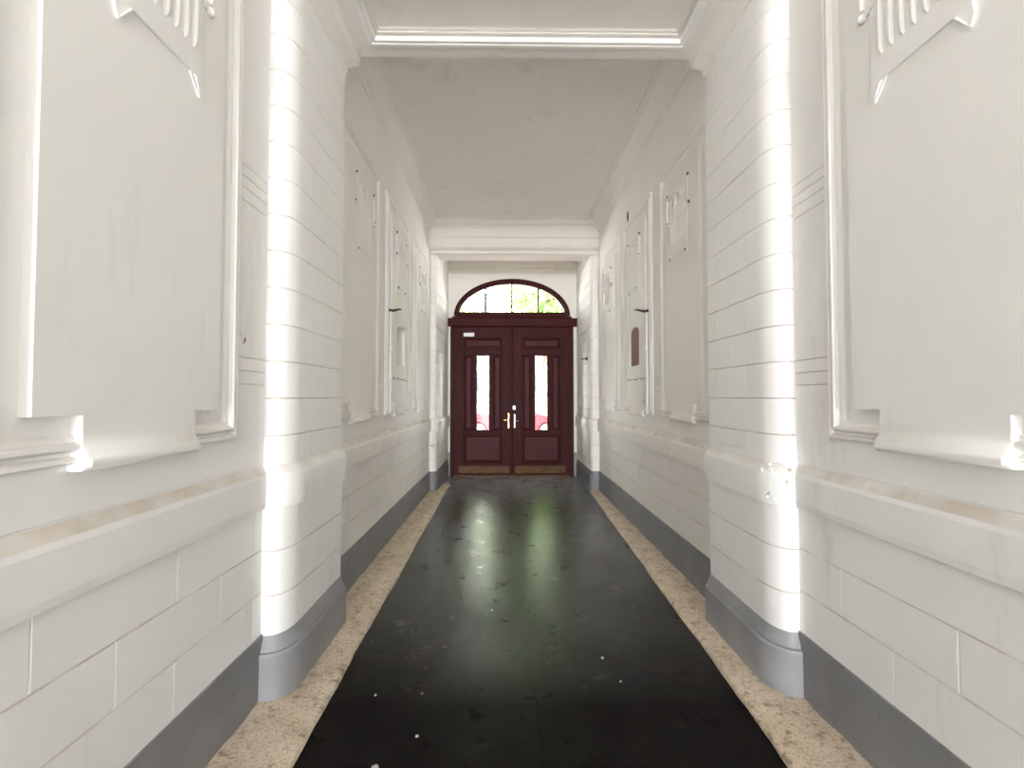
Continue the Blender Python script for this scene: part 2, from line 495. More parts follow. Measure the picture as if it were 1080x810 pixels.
pier('trim_1', -1, Y_PIER0, Y_PIER1, PL, XL, .085, .15, H_SOF + .3, M['plaster'], [(2.71, 0), (3.10, 0), (2.92, 1)], 'white grooved pier with rounded corner against the left wall')
pier('trim_2', 1, Y_PIER0, Y_PIER1, PR, XR, .085, .15, H_SOF + .3, M['plaster'], [(2.71, 0), (3.10, 0), (2.92, 1)], 'white grooved pier with rounded corner and chipped band against the right wall')
pier('trim_3', -1, Y_FAR, Y_END + .1, RL + .03, XL, .05, .09, H_FAR, M['plaster_far'], [(8.1, 0), (8.6, 1)], 'narrow white pilaster left of the street door')
pier('trim_4', 1, Y_FAR, Y_END + .1, RR - .03, XR, .05, .09, H_FAR, M['plaster_far'], [(8.1, 0), (8.6, 1)], 'narrow white pilaster right of the street door')

# chipped paint on the band of the right pier
rr = random.Random(21); bm = bmesh.new()
for k in range(26):
    a = rr.uniform(.1, 1.25); hh = rr.uniform(1.04, 1.19)
    if rr.random() < .3: hh = rr.uniform(1.19, 1.24)
    x = PR + .085 - .122 * math.sin(a); y = Y_PIER0 + .15 - .186 * math.cos(a)
    g = bmesh.ops.create_icosphere(bm, subdivisions=1, radius=rr.uniform(.005, .013))
    q = Matrix.Rotation(-a, 3, 'Z')
    mi = 1 if rr.random() < .12 else 0
    for v in g['verts']:
        c = v.co * rr.uniform(.7, 1.2); c.y *= .35; c.z *= rr.uniform(.9, 1.6); v.co = Vector((x, y, hh)) + q @ c
        for f in v.link_faces: f.material_index = mi
obj('chipped_paint', bm, [M['plaster'], M['pebble']], bpy.data.objects['trim_2'])

# ------------------------------------------------------------------ grey plinths
PLINTH_PIER = [(0, .040, 0), (.02, .044, 0), (.235, .042, 0), (.262, .044, 0), (.275, .038, 0), (.278, .026, 0), (.283, .030, 0), (.305, .022, 0), (.335, .010, 0), (.352, .005, 0), (.356, -.01, 0)]
PLINTH_WALL = [(0, .012, 0), (.345, .012, 0), (.362, .007, 0), (.366, -.01, 0)]
def plinth(name, outline, lv, label, mat='grey'):
    return tag(relief(name, outline, lv, M[mat]), label, 'plinth', kind='structure')
plinth('baseboard_left', [(XL, Y_BACK, 1, 0, None), (XL, Y_PIER0 + .02, 1, 0, None)], PLINTH_WALL, 'grey painted plinth along the near left wall')
plinth('baseboard_right', [(XR, Y_BACK, -1, 0, None), (XR, Y_PIER0 + .02, -1, 0, None)], PLINTH_WALL, 'grey painted plinth along the near right wall')
plinth('baseboard_left', [(XL, Y_PIER1, 1, 0, None), (XL, Y_FAR + .02, 1, 0, None)], PLINTH_WALL, 'grey painted plinth along the left wall beyond the pier')
plinth('baseboard_right', [(XR, Y_PIER1, -1, 0, None), (XR, Y_FAR + .02, -1, 0, None)], PLINTH_WALL, 'grey painted plinth along the right wall beyond the pier')
for nm, s, xi, xw, lab in (('baseboard_left', -1, PL, XL, 'grey stepped plinth at the foot of the left pier'), ('baseboard_right', 1, PR, XR, 'grey stepped plinth at the foot of the right pier')):
    plinth(nm, pier_outline(s, Y_PIER0, Y_PIER1, xi, xw, .085, .15, []), PLINTH_PIER, lab, 'grey_lit')
for nm, s, xi, xw, lab in (('baseboard_left', -1, RL + .03, XL, 'grey plinth of the pilaster left of the street door'), ('baseboard_right', 1, RR - .03, XR, 'grey plinth of the pilaster right of the street door')):
    plinth(nm, pier_outline(s, Y_FAR, Y_END, xi, xw, .05, .09, []), [(a, b * .55, c) for a, b, c in PLINTH_PIER], lab)

# ------------------------------------------------------------------ floor and kerbs
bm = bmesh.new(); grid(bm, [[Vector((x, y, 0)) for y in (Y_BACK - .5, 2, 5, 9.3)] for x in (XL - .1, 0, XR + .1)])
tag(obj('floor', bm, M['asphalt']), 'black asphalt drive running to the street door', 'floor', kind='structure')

def kerb(name, side, label):
    s = 1 if side < 0 else -1
    xw = XL if side < 0 else XR
    bm = bmesh.new(); P = []
    n = 240; y0, y1 = Y_BACK, 8.25
    rnd = random.Random(3 if side < 0 else 11)
    ph = [rnd.uniform(0, 6) for _ in range(6)]
    for i in range(n + 1):
        y = y0 + (y1 - y0) * i / n
        xe = (-.925 - .095 * (y - 2) / 6.2) if side < 0 else (1.22 + .20 * (y - 2) / 6.2)
        j = .004 * math.sin(y * 3 + ph[0]) + .003 * math.sin(y * 9 + ph[1]) + .0015 * math.sin(y * 29 + ph[2])
        k = .004 * math.sin(y * 9 + ph[3]) + .003 * math.sin(y * 23 + ph[4])
        xe += s * j
        z = .032 + k * .6
        P.append([Vector(p) for p in ((xw - s * .05, y, z + .012), (xw + s * .06, y, z + .010 + k), (xe - s * .16, y, z + .006 - k), (xe - s * .060, y, z + .004), (xe - s * .05, y, z - .002),
                                      (xe - s * .02, y, z - .004 + k), (xe - s * .004, y, z - .012), (xe, y, .012), (xe + s * .002, y, -.02))])
    V = grid(bm, P)
    bm.faces.new(V[0]); bm.faces.new(V[-1])
    tag(obj(name, bm, M['stone'], None, 40), label, 'kerb', kind='structure')
kerb('kerb_left', -1, 'worn beige stone kerb along the left plinth')
kerb('kerb_right', 1, 'worn beige stone kerb along the right plinth')

# ------------------------------------------------------------------ ceilings, beam, cornices
bm = bmesh.new(); box(bm, XL - .3, XR + .3, Y_BACK, Y_PIER0 + .05, H_NEAR, H_NEAR + .3)
tag(obj('ceiling', bm, M['ceiling']), 'flat ceiling of the near bay', 'ceiling', kind='structure')
bm = bmesh.new(); box(bm, XL - .3, XR + .3, Y_PIER1 - .05, Y_FAR + .2, H_FAR, H_FAR + .3)
tag(obj('ceiling', bm, M['ceiling']), 'flat beige ceiling of the long bay beyond the beam', 'ceiling', kind='structure')
bm = bmesh.new(); box(bm, XL - .3, XR + .3, Y_FAR + .15, Y_END + .3, H_ENDC, H_ENDC + .3)
tag(obj('ceiling', bm, M['ceiling']), 'small ceiling over the street door recess', 'ceiling', kind='structure')

# beam: soffit with a sunk stepped panel
bm = bmesh.new()
def rect3(x0, x1, y0, y1, z): return [Vector(p) for p in ((x0, y0, z), (x1, y0, z), (x1, y1, z), (x0, y1, z), (x0, y0, z))]
X0, X1 = -.905, 1.205; YA, YB = 2.60, 3.065
steps = [(0, 0), (0, .022), (.030, .022), (.030, .034), (.045, .034), (.045, .046), (.055, .050)]
outer = [rect3(XL - .1, XR + .1, Y_PIER0, Y_PIER1, H_SOF)] + [rect3(X0 + d, X1 - d, YA + d, YB - d, H_SOF + z) for d, z in steps]
V = grid(bm, outer); bm.faces.new(V[-1][:4])
top = [bm.verts.new(p) for p in rect3(XL - .1, XR + .1, Y_PIER0, Y_PIER1, H_SOF + .9)[:4]]
b0 = V[0]
for k in range(4): bm.faces.new((b0[k], b0[k + 1], top[(k + 1) % 4], top[k]))
bm.faces.new(top)
bmesh.ops.remove_doubles(bm, verts=bm.verts, dist=1e-5)
bmw = obj('trim_5', bm, M['ceiling'])
tag(bmw, 'cross beam between the two piers with a sunk panel underneath', 'beam', kind='structure')
# bright stepped moulding round the sunk panel
bm = bmesh.new()
prof = [(-.055, 0), (-.055, -.022), (-.040, -.026), (-.022, -.026), (-.018, -.012), (-.006, -.012), (-.004, -.022), (.006, -.022), (.012, .01)]
rows = [rect3(X0 + d, X1 - d, YA + d, YB - d, H_SOF + z * .8) for d, z in prof]
grid(bm, rows); bmesh.ops.remove_doubles(bm, verts=bm.verts, dist=1e-5)
obj('panel_moulding', bm, M['trim'], bmw)
# corbel mouldings along the pier heads
for nm, s, xi in (('trim_6', 1, PL), ('trim_7', -1, PR)):
    bm = bmesh.new()
    pr = [(-.02, H_SOF - .125), (.008, H_SOF - .12), (.014, H_SOF - .105), (.014, H_SOF - .085), (.04, H_SOF - .078), (.095, H_SOF - .070), (.10, H_SOF - .060), (.10, H_SOF - .02), (.106, H_SOF + .02), (-.02, H_SOF + .02)]
    V = grid(bm, [[Vector((xi + s * d, y, h)) for d, h in pr] for y in (Y_PIER0 + .1, Y_PIER1)])
    bm.faces.new(V[0]); bm.faces.new(V[1])
    tag(obj(nm, bm, M['ceiling']), 'stepped moulding at the head of the %s pier' % ('left' if s > 0 else 'right'), 'moulding', kind='structure')
# long cornices of the far bay
CORN = [(0, -.235), (.018, -.225), (.024, -.20), (.05, -.185), (.07, -.15), (.075, -.12), (.10, -.075), (.135, -.045), (.155, -.04), (.158, -.028), (.185, -.02), (.188, 0)]
for nm, s, xw, w in (('trim_8', 1, XL, 'left'), ('trim_9', -1, XR, 'right')):
    bm = bmesh.new()
    grid(bm, [[Vector((xw + s * d, y, H_FAR + h)) for d, h in CORN] for y in (Y_PIER1 - .02, Y_FAR + .05)])
    tag(obj(nm, bm, M['ceiling'], None, 25), 'coved cornice under the long ceiling on the %s wall' % w, 'cornice', kind='structure')
bm = bmesh.new(); box(bm, XL - .3, XR + .3, Y_BACK - .25, Y_BACK + .1, 3.7, H_NEAR + 3)  # unseen header added to keep light off the upper near walls
tag(obj('added_header', bm, M['plaster']), 'added unseen header cutting the light at the courtyard end', 'lintel', kind='structure')
# far transverse beam with stacked mouldings
bm = bmesh.new()
z0 = Y_FAR
pr = [(-.17, H_FAR + .02), (-.17, H_FAR - .03), (-.19, H_FAR - .06), (-.19, H_FAR - .10), (-.165, H_FAR - .135), (-.12, H_FAR - .145), (-.115, H_FAR - .165), (-.10, H_FAR - .18), (-.10, H_FAR - .33),
      (-.075, H_FAR - .335), (-.07, H_FAR - .425), (-.075, H_FAR - .45), (-.10, H_FAR - .465), (-.10, H_FAR - .50), (-.06, H_FAR - .535), (-.035, H_FAR - .545), (-.03, H_FAR - .585), (.0, H_FAR - .60), (.32, H_FAR - .60), (.32, H_FAR + .02)]
V = grid(bm, [[Vector((x, z0 + d, h)) for d, h in pr] for x in (XL - .05, XR + .05)])
bm.faces.new(V[0]); bm.faces.new(V[1])
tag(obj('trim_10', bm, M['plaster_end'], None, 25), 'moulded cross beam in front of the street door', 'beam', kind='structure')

# ------------------------------------------------------------------ end wall with the arched door opening
A_O, B_O, SPR = 1.15, .735, 3.215
def ell(a, b, n=40, z=SPR, cx=DCX): return [(cx + a * math.cos(PI * k / n), z + b * math.sin(PI * k / n)) for k in range(n + 1)]
def end_outline(x0, x1, top, low):
    o = [(x0, low), (DCX - 1.225, low), (DCX - 1.225, 3.0), (DCX - A_O - .001, 3.2)]
    o += list(reversed(ell(A_O, B_O)))
    o += [(DCX + A_O + .001, 3.2), (DCX + 1.225, 3.0), (DCX + 1.225, low), (x1, low), (x1, top), (x0, top)]
    return o
back = lambda u, v, w: Vector((u, Y_END - w, v))
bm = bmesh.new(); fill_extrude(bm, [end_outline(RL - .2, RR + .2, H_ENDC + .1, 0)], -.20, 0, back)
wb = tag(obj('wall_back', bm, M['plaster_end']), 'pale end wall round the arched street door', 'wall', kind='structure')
bm = bmesh.new()
pr = [(0, 3.995), (.012, 4.0), (.018, 4.03), (.018, 4.075), (.035, 4.09), (.045, 4.12), (.045, 4.17), (.07, 4.185), (.075, 4.24), (.10, 4.26), (.10, 4.34)]
grid(bm, [[Vector((x, Y_END - d, h)) for d, h in pr] for x in (RL - .05, RR + .05)])
tag(obj('trim_11', bm, M['plaster_end'], None, 25), 'stepped cornice above the arched fanlight', 'cornice', kind='structure')
for nm, xa, xb, w in (('baseboard_back', RL - .02, DCX - 1.235, 'left'), ('baseboard_back', DCX + 1.235, RR + .02, 'right')):
    bm = bmesh.new(); box(bm, xa, xb, Y_END - .02, Y_END + .02, 0, .48, .005)
    tag(obj(nm, bm, M['grey']), 'dark grey painted strip of end wall at the %s foot of the door frame' % w, 'plinth', kind='structure')

# ------------------------------------------------------------------ street door
door = empty('door_1', (DCX, Y_END, 0)); tag(door, 'dark red-brown double street door with two tall glass panes', 'door', kind='structure')
def dbox(bm, x0, x1, d0, d1, z0, z1, bev=.004): box(bm, x0, x1, -d1, -d0, z0, z1, bev)   # d = distance towards the viewer
bm = bmesh.new()
dbox(bm, -1.235, -1.155, -.06, .05, 0, 3.0); dbox(bm, 1.155, 1.235, -.06, .05, 0, 3.0)
dbox(bm, -1.165, -1.145, -.06, .03, 0, 3.0); dbox(bm, 1.145, 1.165, -.06, .03, 0, 3.0)
obj('door_frame', bm, M['door'], door)
bm = bmesh.new()
dbox(bm, -1.16, 1.16, -.06, .055, 2.985, 3.215, .012)
dbox(bm, RL - DCX - .03, RR - DCX + .03, -.02, .09, 3.0, 3.165, .012); dbox(bm, -1.2, 1.2, -.02, .105, 3.165, 3.195, .008)
obj('lintel', bm, M['door'], door)
bm = bmesh.new(); dbox(bm, -1.15, 1.15, -.08, .06, 0, .029, .004)
obj('threshold', bm, M['kick'], door)

LW, LH0, LH1 = 1.145, .034, 2.985
GX0, GX1, GZ0, GZ1 = .4375, .7075, .885, 2.44
def leaf(hinge_x, mirror, ang, pale=None):
    """leaf in its own frame: u from the hinge, z up, d towards the viewer."""
    pv = empty('door_leaf', (hinge_x, 0, 0), ang); pv.parent = door
    m = -1 if mirror else 1
    def lb(bm, u0, u1, d0, d1, z0, z1, bev=.004):
        a, b = sorted((m * u0, m * u1)); box(bm, a, b, -d1, -d0, z0, z1, bev)
    xs = [0, .19, .383, GX0, GX1, .762, .955, LW]
    T = (-.03, .03)
    bm = bmesh.new()
    for u0, u1, z0, z1 in ((0, .19, LH0, LH1), (.955, LW, LH0, LH1), (.19, .955, LH0, .27), (.19, .955, .84, .915), (.19, .955, 2.425, 2.555), (.19, .955, 2.77, LH1),
                           (.383, GX0, .915, 2.425), (GX1, .762, .915, 2.425)):
        lb(bm, u0, u1, *T, z0, z1)
    # raised mouldings round the openings
    def mould(u0, u1, z0, z1):
        for a in ((u0 - .012, u0 + .018, z0 - .012, z1 + .012), (u1 - .018, u1 + .012, z0 - .012, z1 + .012), (u0 + .018, u1 - .018, z0 - .012, z0 + .018), (u0 + .018, u1 - .018, z1 - .018, z1 + .012)):
            lb(bm, a[0], a[1], .0, .042, a[2], a[3], .008)
    pans = [(.19, .955, .27, .84), (.19, .955, 2.555, 2.77), (.19, .383, .915, 2.425), (.762, .955, .915, 2.425)]
    for p in pans: mould(*p)
    mould(GX0, GX1, GZ0 + .03, GZ1 - .015)
    obj('stile_and_rail', bm, M['door'], pv)
    for u0, u1, z0, z1 in pans:
        b = bmesh.new()
        e, f = .03, .055
        lb(b, u0, u1, -.012, .004, z0, z1, 0)
        q = [[(u0 + .018, z0 + .018, .004), (u1 - .018, z0 + .018, .004), (u1 - .018, z1 - .018, .004), (u0 + .018, z1 - .018, .004)],
             [(u0 + e, z0 + e, .006), (u1 - e, z0 + e, .006), (u1 - e, z1 - e, .006), (u0 + e, z1 - e, .006)],
             [(u0 + f, z0 + f, .022), (u1 - f, z0 + f, .022), (u1 - f, z1 - f, .022), (u0 + f, z1 - f, .022)]]
        V = grid(b, [[Vector((m * u, -d, z)) for u, z, d in r + [r[0]]] for r in q]); b.faces.new(V[-1][:4])
        bmesh.ops.remove_doubles(b, verts=b.verts, dist=1e-5)
        obj('door_panel', b, M['door_panel'], pv)
    b = bmesh.new(); lb(b, GX0 + .005, GX1 - .005, -.006, 0, GZ0 + .03, GZ1 - .015, 0)
    obj('glass_pane', b, M['glass'], pv)
    b = bmesh.new(); lb(b, .09, 1.10, .03, .045, .075, .215, .006)
    tag(obj('kick_board', b, M['kick'], pv), 'worn tan kick board')
    return pv, lb
lf, lb = leaf(-LW - .01, False, 0)
# brass lever handle on its long plate
b = bmesh.new(); lb(b, 1.075, 1.118, .03, .038, .965, 1.265, .004)
hp = tag(obj('handle_plate', b, M['brass'], lf), 'tall brass handle plate')
b = bmesh.new()
tube(b, [(1.095, -.036, 1.13), (1.095, -.075, 1.13), (1.088, -.085, 1.13), (1.06, -.087, 1.13), (.985, -.082, 1.128)], [.011, .010, .010, .009, .010], 10)
tag(obj('lever', b, M['brass'], lf, 40), 'brass lever pointing left')
b = bmesh.new(); lb(b, .185, .395, .03, .034, 2.80, 2.872, .001)
tag(obj('sticker', b, M['paper'], lf), 'blank white paper sticker')
b = bmesh.new(); lb(b, LW - .05, LW + .012, .03, .05, LH0, LH1, .008)
lb(b, LW - .04, LW + .07, -.06, -.032, LH0, LH1, .004)
obj('astragal', b, M['door'], lf)
rt, lb = leaf(LW + .01, True, math.radians(1.5))
b = bmesh.new(); lb(b, 1.095, 1.128, .03, .037, .98, 1.24, .004)
tag(obj('lock_plate', b, M['chrome'], rt), 'steel lock plate')
b = bmesh.new(); lb(b, 1.085, 1.15, .03, .07, 1.33, 1.42, .012); tube(b, [(-1.11, -.07, 1.375), (-1.11, -.085, 1.375)], .016, 12); 
tube(b, [(-1.11, -.036, 1.12), (-1.11, -.07, 1.12), (-1.09, -.08, 1.118), (-1.04, -.08, 1.115)], .009, 10)
tag(obj('rim_lock', b, M['chrome'], rt), 'steel rim lock with small lever')
b = bmesh.new(); lb(b, LW - .03, LW + .004, .028, .048, LH0, LH1, .012)
obj('meeting_bead', b, M['door_panel'], rt)

# fanlight
fan = empty('window_1', (DCX, Y_END, SPR)); tag(fan, 'arched fanlight with three bars over the street door', 'window', kind='structure')
bm = bmesh.new()
n = 48
prof = [(A_O + .02, B_O + .02, -.05), (A_O + .02, B_O + .02, .03), (A_O - .01, B_O - .01, .055), (A_O - .05, B_O - .05, .055), (A_O - .06, B_O - .06, .03), (A_O - .085, B_O - .085, .02), (A_O - .085, B_O - .085, -.05)]
grid(bm, [[Vector((a * math.cos(PI * k / n), -d, b * math.sin(PI * k / n))) for a, b, d in prof] for k in range(n + 1)])
dbox(bm, -1.13, 1.13, -.05, .05, -.01, .075, .006)
obj('window_frame', bm, M['door'], fan, 30)
ai, bi = A_O - .08, B_O - .08
for x in (-.535, -.005, .53):
    b = bmesh.new(); zt = bi * math.sqrt(1 - (x / ai) ** 2) + .012
    dbox(b, x - .017, x + .017, -.02, .03, .06, zt, .004)
    obj('glazing_bar', b, M['door'], fan)
b = bmesh.new(); vs = [b.verts.new((ai * 1.01 * math.cos(PI * k / n), .0, max(.05, bi * 1.01 * math.sin(PI * k / n)))) for k in range(n + 1)]
b.faces.new(vs); obj('glass_pane', b, M['glass'], fan)

# ------------------------------------------------------------------ fittings on the far walls
def hook(side, xw):
    lab = 'dark bent iron hook above the %s niche on the %s wall' % (('empty white', 'left') if side < 0 else ('brown boarded', 'right'))
    e = empty('wall_hook', (xw, 4.93, 2.53)); tag(e, lab, 'hook', 'iron hooks above the niches')
    s = 1 if side < 0 else -1
    b = bmesh.new(); tube(b, [(-s * .005, 0, 0), (s * .05, 0, .0), (s * .075, .03, .012), (s * .085, .10, .032), (s * .08, .19, .052), (s * .078, .25, .055)], [.016, .015, .013, .011, .009, .006], 8)
    obj('hook_bar', b, M['iron'], e, 50)
    b = bmesh.new(); sphere(b, Vector((s * .012, 0, 0)), .022, .6, 1, 1.1); obj('mounting_plate', b, M['iron'], e, 50)
hook(-1, XL); hook(1, XR)
def conduit(side, xw):
    s = 1 if side < 0 else -1
    lab = 'lumpy white painted pipe running down beside the %s niche' % ('empty white' if side < 0 else 'brown boarded')
    e = empty('wall_pipe', (xw, 4.89, 1.43)); tag(e, lab, 'pipe', 'painted pipes below the iron hooks')
    b = bmesh.new(); hs = [i * .03 for i in range(37)]
    rr = random.Random(side + 5)
    tube(b, [(s * .030, rr.uniform(-.003, .003), h) for h in hs], [.013 + rr.uniform(0, .003) for h in hs], 10)
    obj('pipe', b, M['trim'], e, 50)
    for h, r in ((.38, .024), (.68, .026), (.02, .022)):
        b = bmesh.new(); sphere(b, Vector((s * .03, 0, h)), r, 1, 1, 1.7); obj('pipe_joint', b, M['trim'], e, 60)
    b = bmesh.new()
    tube(b, [(s * .03, 0, .03), (s * .045, .05, .03), (s * .05, .09, .0), (s * .05, .11, -.05)], .014, 8)
    obj('pipe_elbow', b, M['trim'], e, 50)
conduit(-1, XL); conduit(1, XR)
# cracks below the niches and a knocked-out hole above the right middle panel
for par, sd, xw in ((fl, -1, XL), (fr, 1, XR)):
    rr = random.Random(sd + 9); pl = placer(sd, xw, 5.32); b = bmesh.new()
    tube(b, [pl(-.38 + .76 * k / 16, 1.80 + rr.uniform(-.014, .014), .030) for k in range(17)], [.002 + rr.uniform(0, .004) for k in range(17)], 6)
    obj('crack', b, M['rust'], par)
b = bmesh.new(); sphere(b, Vector((XR, 5.72, 3.89)), .05, .25, .7, 1.3)
for v in b.verts: v.co += Vector((0, random.uniform(-.008, .008), random.uniform(-.012, .012)))
obj('plaster_hole', b, M['rust'], fr)
# brown boarding in the right niche
b = bmesh.new()
pl = placer(1, XR, 0)
fill_extrude(b, [arch(NIY[0] + .002, NIY[1] - .002, NIY[2] + .032, NIY[3] - .022, NIY[3] - .11)], -.01, .017, pl, .003)
bd = tag(obj('niche_board', b, M['board']), 'reddish brown wooden board closing the arched niche on the right wall', 'board')
# painted stay and knob on the left pilaster, hooks on the right
e = empty('door_holdback', (RL - .035, Y_FAR, .70)); tag(e, 'pale painted door holdback with round knob on the left pilaster', 'door holdback')
b = bmesh.new(); box(b, -.012, .022, -.028, .01, .10, .36, .01); obj('back_plate', b, M['trim'], e)
b = bmesh.new(); tube(b, [(0, 0, .06), (0, -.05, .06)], .02, 10); sphere(b, Vector((0, -.06, .06)), .048, 1, .8, .9); obj('knob', b, M['plaster_far'], e, 50)
e = empty('gate_hook', (RR - .04, 7.95, 2.26)); tag(e, 'thin iron gate hook sticking out of the right pilaster', 'hook')
b = bmesh.new(); tube(b, [(.02, 0, 0), (-.05, 0, 0), (-.055, .05, .004), (-.05, .22, .012)], .011, 8); obj('hook_bar', b, M['iron'], e, 50)
b = bmesh.new(); box(b, -.012, .01, -.03, .03, -.03, .03, .006); obj('mounting_plate', b, M['iron'], e)
# paint flake and a nick on the near left wall
e = empty('paint_flake', (XL, 2.21, 1.86)); tag(e, 'curled dark paint flake between the near left panel and pier', 'paint flake')
b = bmesh.new(); tube(b, [(.002, 0, 0), (.006, -.006, .035), (.005, -.012, .08), (.001, -.010, .115)], [.004, .010, .005, .002], 6); obj('flake', b, M['facade_trim'], e, 50)
b = bmesh.new(); tube(b, [(.002, .004, -.004), (.008, .002, .015), (.003, .0, .05)], [.004, .007, .002], 6); obj('flake_dark_edge', b, M['rust'], e, 50)  # rust-brown strip along the lower end of the flake

# pebbles and crumbs lying on the asphalt
def gp(px, py):
    y = 480 * 1.6 / (py - 418); return ((px - 534) * y / 480, y)
PB = [(399, 802, .016, 'largest pale pebble on the asphalt, nearest the left kerb in front'), (470, 678, .010, 'small reddish crumb on the asphalt left of the seam'),
      (447, 726, .008, 'tiny pale pebble on the asphalt below the reddish crumb'), (442, 769, .008, 'tiny pale pebble between the largest pebble and the seam'),
      (519, 641, .009, 'pale pebble lying alone closest to the middle seam'), (399, 727, .007, 'tiny pebble close beside the left kerb at the pier'),
      (634, 691, .009, 'pale pebble on the asphalt right of the seam'), (653, 715, .007, 'tiny pebble nearest the right kerb')]
for i, (px, py, r, lab) in enumerate(PB):
    x, y = gp(px, py)
    b = bmesh.new(); g = bmesh.ops.create_icosphere(b, subdivisions=2, radius=r)
    rr = random.Random(i)
    for v in g['verts']: v.co *= rr.uniform(.82, 1.1); v.co.z *= .6
    lo = min(v.co.z for v in b.verts)
    for v in b.verts: v.co.z -= lo
    o = obj('pebble', b, M['rust'] if 'reddish' in lab else M['pebble'], None, 60); o.location = (x, y, 0.0)
    tag(o, lab, 'pebble', 'pebbles scattered on the asphalt')

# ------------------------------------------------------------------ the street outside
bm = bmesh.new(); fill_extrude(bm, [end_outline(-9, 9, 13, -.05)], -.24, -.20, back)
tag(obj('wall_front', bm, M['facade']), 'street side of the end wall round the door', 'wall', kind='structure')
bm = bmesh.new(); grid(bm, [[Vector((x, y, -.012)) for y in (9.25, 20, 70)] for x in (-40, 0, 40)])
tag(obj('street', bm, M['street']), 'pale street outside the door', 'street', kind='structure')

def car():
    e = empty('parked_car', (.1, 17.6, -.012)); tag(e, 'red hatchback parked across the street, seen through the door glass', 'car')
    wb0, wb1, wr = -1.15, 1.42, .31
    # lower body: side outline with wheel arches
    def arch_pts(c, r, n=12): return [(c + r * math.cos(PI * k / n), .30 + r * math.sin(PI * k / n)) for k in range(n + 1)]
    bot = [(-1.82, .30)] + list(reversed(arch_pts(wb0, .37))) + list(reversed(arch_pts(wb1, .37))) + [(2.12, .30)]
    topo = [(2.20, .42), (2.18, .58), (2.08, .70), (1.75, .82), (1.15, .93), (.95, .96), (-1.5, .99), (-1.80, .96), (-1.90, .80), (-1.92, .45)]
    bm = bmesh.new()
    outline = bot + topo
    fill_extrude(bm, [outline], -.80, .80, lambda u, v, w: Vector((u, -w, v)), 0)
    ee = [ed for ed in bm.edges if abs(abs(ed.verts[0].co.y) - .8) < 1e-4 and abs(ed.verts[0].co.y - ed.verts[1].co.y) < 1e-4 and ed.verts[0].co.z > .4 and ed.verts[1].co.z > .4 and len({round(f.normal.y) for f in ed.link_faces}) > 1]
    obj('body', bm, M['carpaint'], e, 30)
    # greenhouse, narrowing to the roof
    def ring(z, x0, x1, hw): return [Vector(p) for p in ((x0, -hw, z), (x1, -hw, z), (x1, hw, z), (x0, hw, z), (x0, -hw, z))]
    bm = bmesh.new(); grid(bm, [ring(.95, -1.72, 1.10, .74), ring(1.38, -1.38, .30, .60)])
    obj('window_glass', bm, M['carglass'], e)
    bm = bmesh.new(); V = grid(bm, [ring(1.36, -1.44, .36, .62), ring(1.41, -1.36, .24, .58), ring(1.45, -1.1, 0, .45)]); bm.faces.new(V[-1][:4])
    obj('roof', bm, M['carpaint'], e, 40)
    for xa, xb in ((-1.74, -1.40), (-.35, -.38), (1.12, .32)):
        for s in (-1, 1):
            bm = bmesh.new(); tube(bm, [(xa, s * .745, .95), ((xa + xb) / 2, s * .685, 1.17), (xb, s * .615, 1.38)], .035, 8); obj('pillar', bm, M['carpaint'], e, 40)
    for x in (wb0, wb1):
        for s in (-1, 1):
            bm = bmesh.new(); tube(bm, [(x, s * .60, .305), (x, s * .78, .305), (x, s * .80, .305)], [.305, .305, .27], 28)
            w = obj('wheel', bm, M['tyre'], e, 30)
            bm = bmesh.new(); tube(bm, [(x, s * .795, .305), (x, s * .806, .305)], .20, 24)
            obj('rim', bm, M['rim'], w, 30)
            bm = bmesh.new()
            for k in range(5):
                a = 2 * PI * k / 5; box(bm, x - .02, x + .02, s * .80 - .015, s * .80 + .015, .305 + .04, .305 + .19)
                bmesh.ops.rotate(bm, cent=(x, s * .8, .305), matrix=Matrix.Rotation(2 * PI / 5, 3, 'Y'), verts=bm.verts)
            obj('spoke', bm, M['rim'], w)
    for s in (-1, 1):
        bm = bmesh.new(); sphere(bm, Vector((2.02, s * .66, .64)), .1, 1.3, .9, .7); obj('headlamp', bm, M['lamp_clear'], e, 50)
        bm = bmesh.new(); box(bm, -1.93, -1.83, s * .66 - .1, s * .66 + .1, .68, .9, .02); obj('tail_lamp', bm, M['lamp_red'], e)
        bm = bmesh.new(); box(bm, -.22, -.05, s * .81 - .015, s * .81 + .015, .82, .85, .008); obj('door_handle', bm, M['carpaint'], e)
        bm = bmesh.new(); sphere(bm, Vector((.72, s * .88, 1.0)), .09, .7, 1, .8); obj('wing_mirror', bm, M['carpaint'], e, 50)
car()

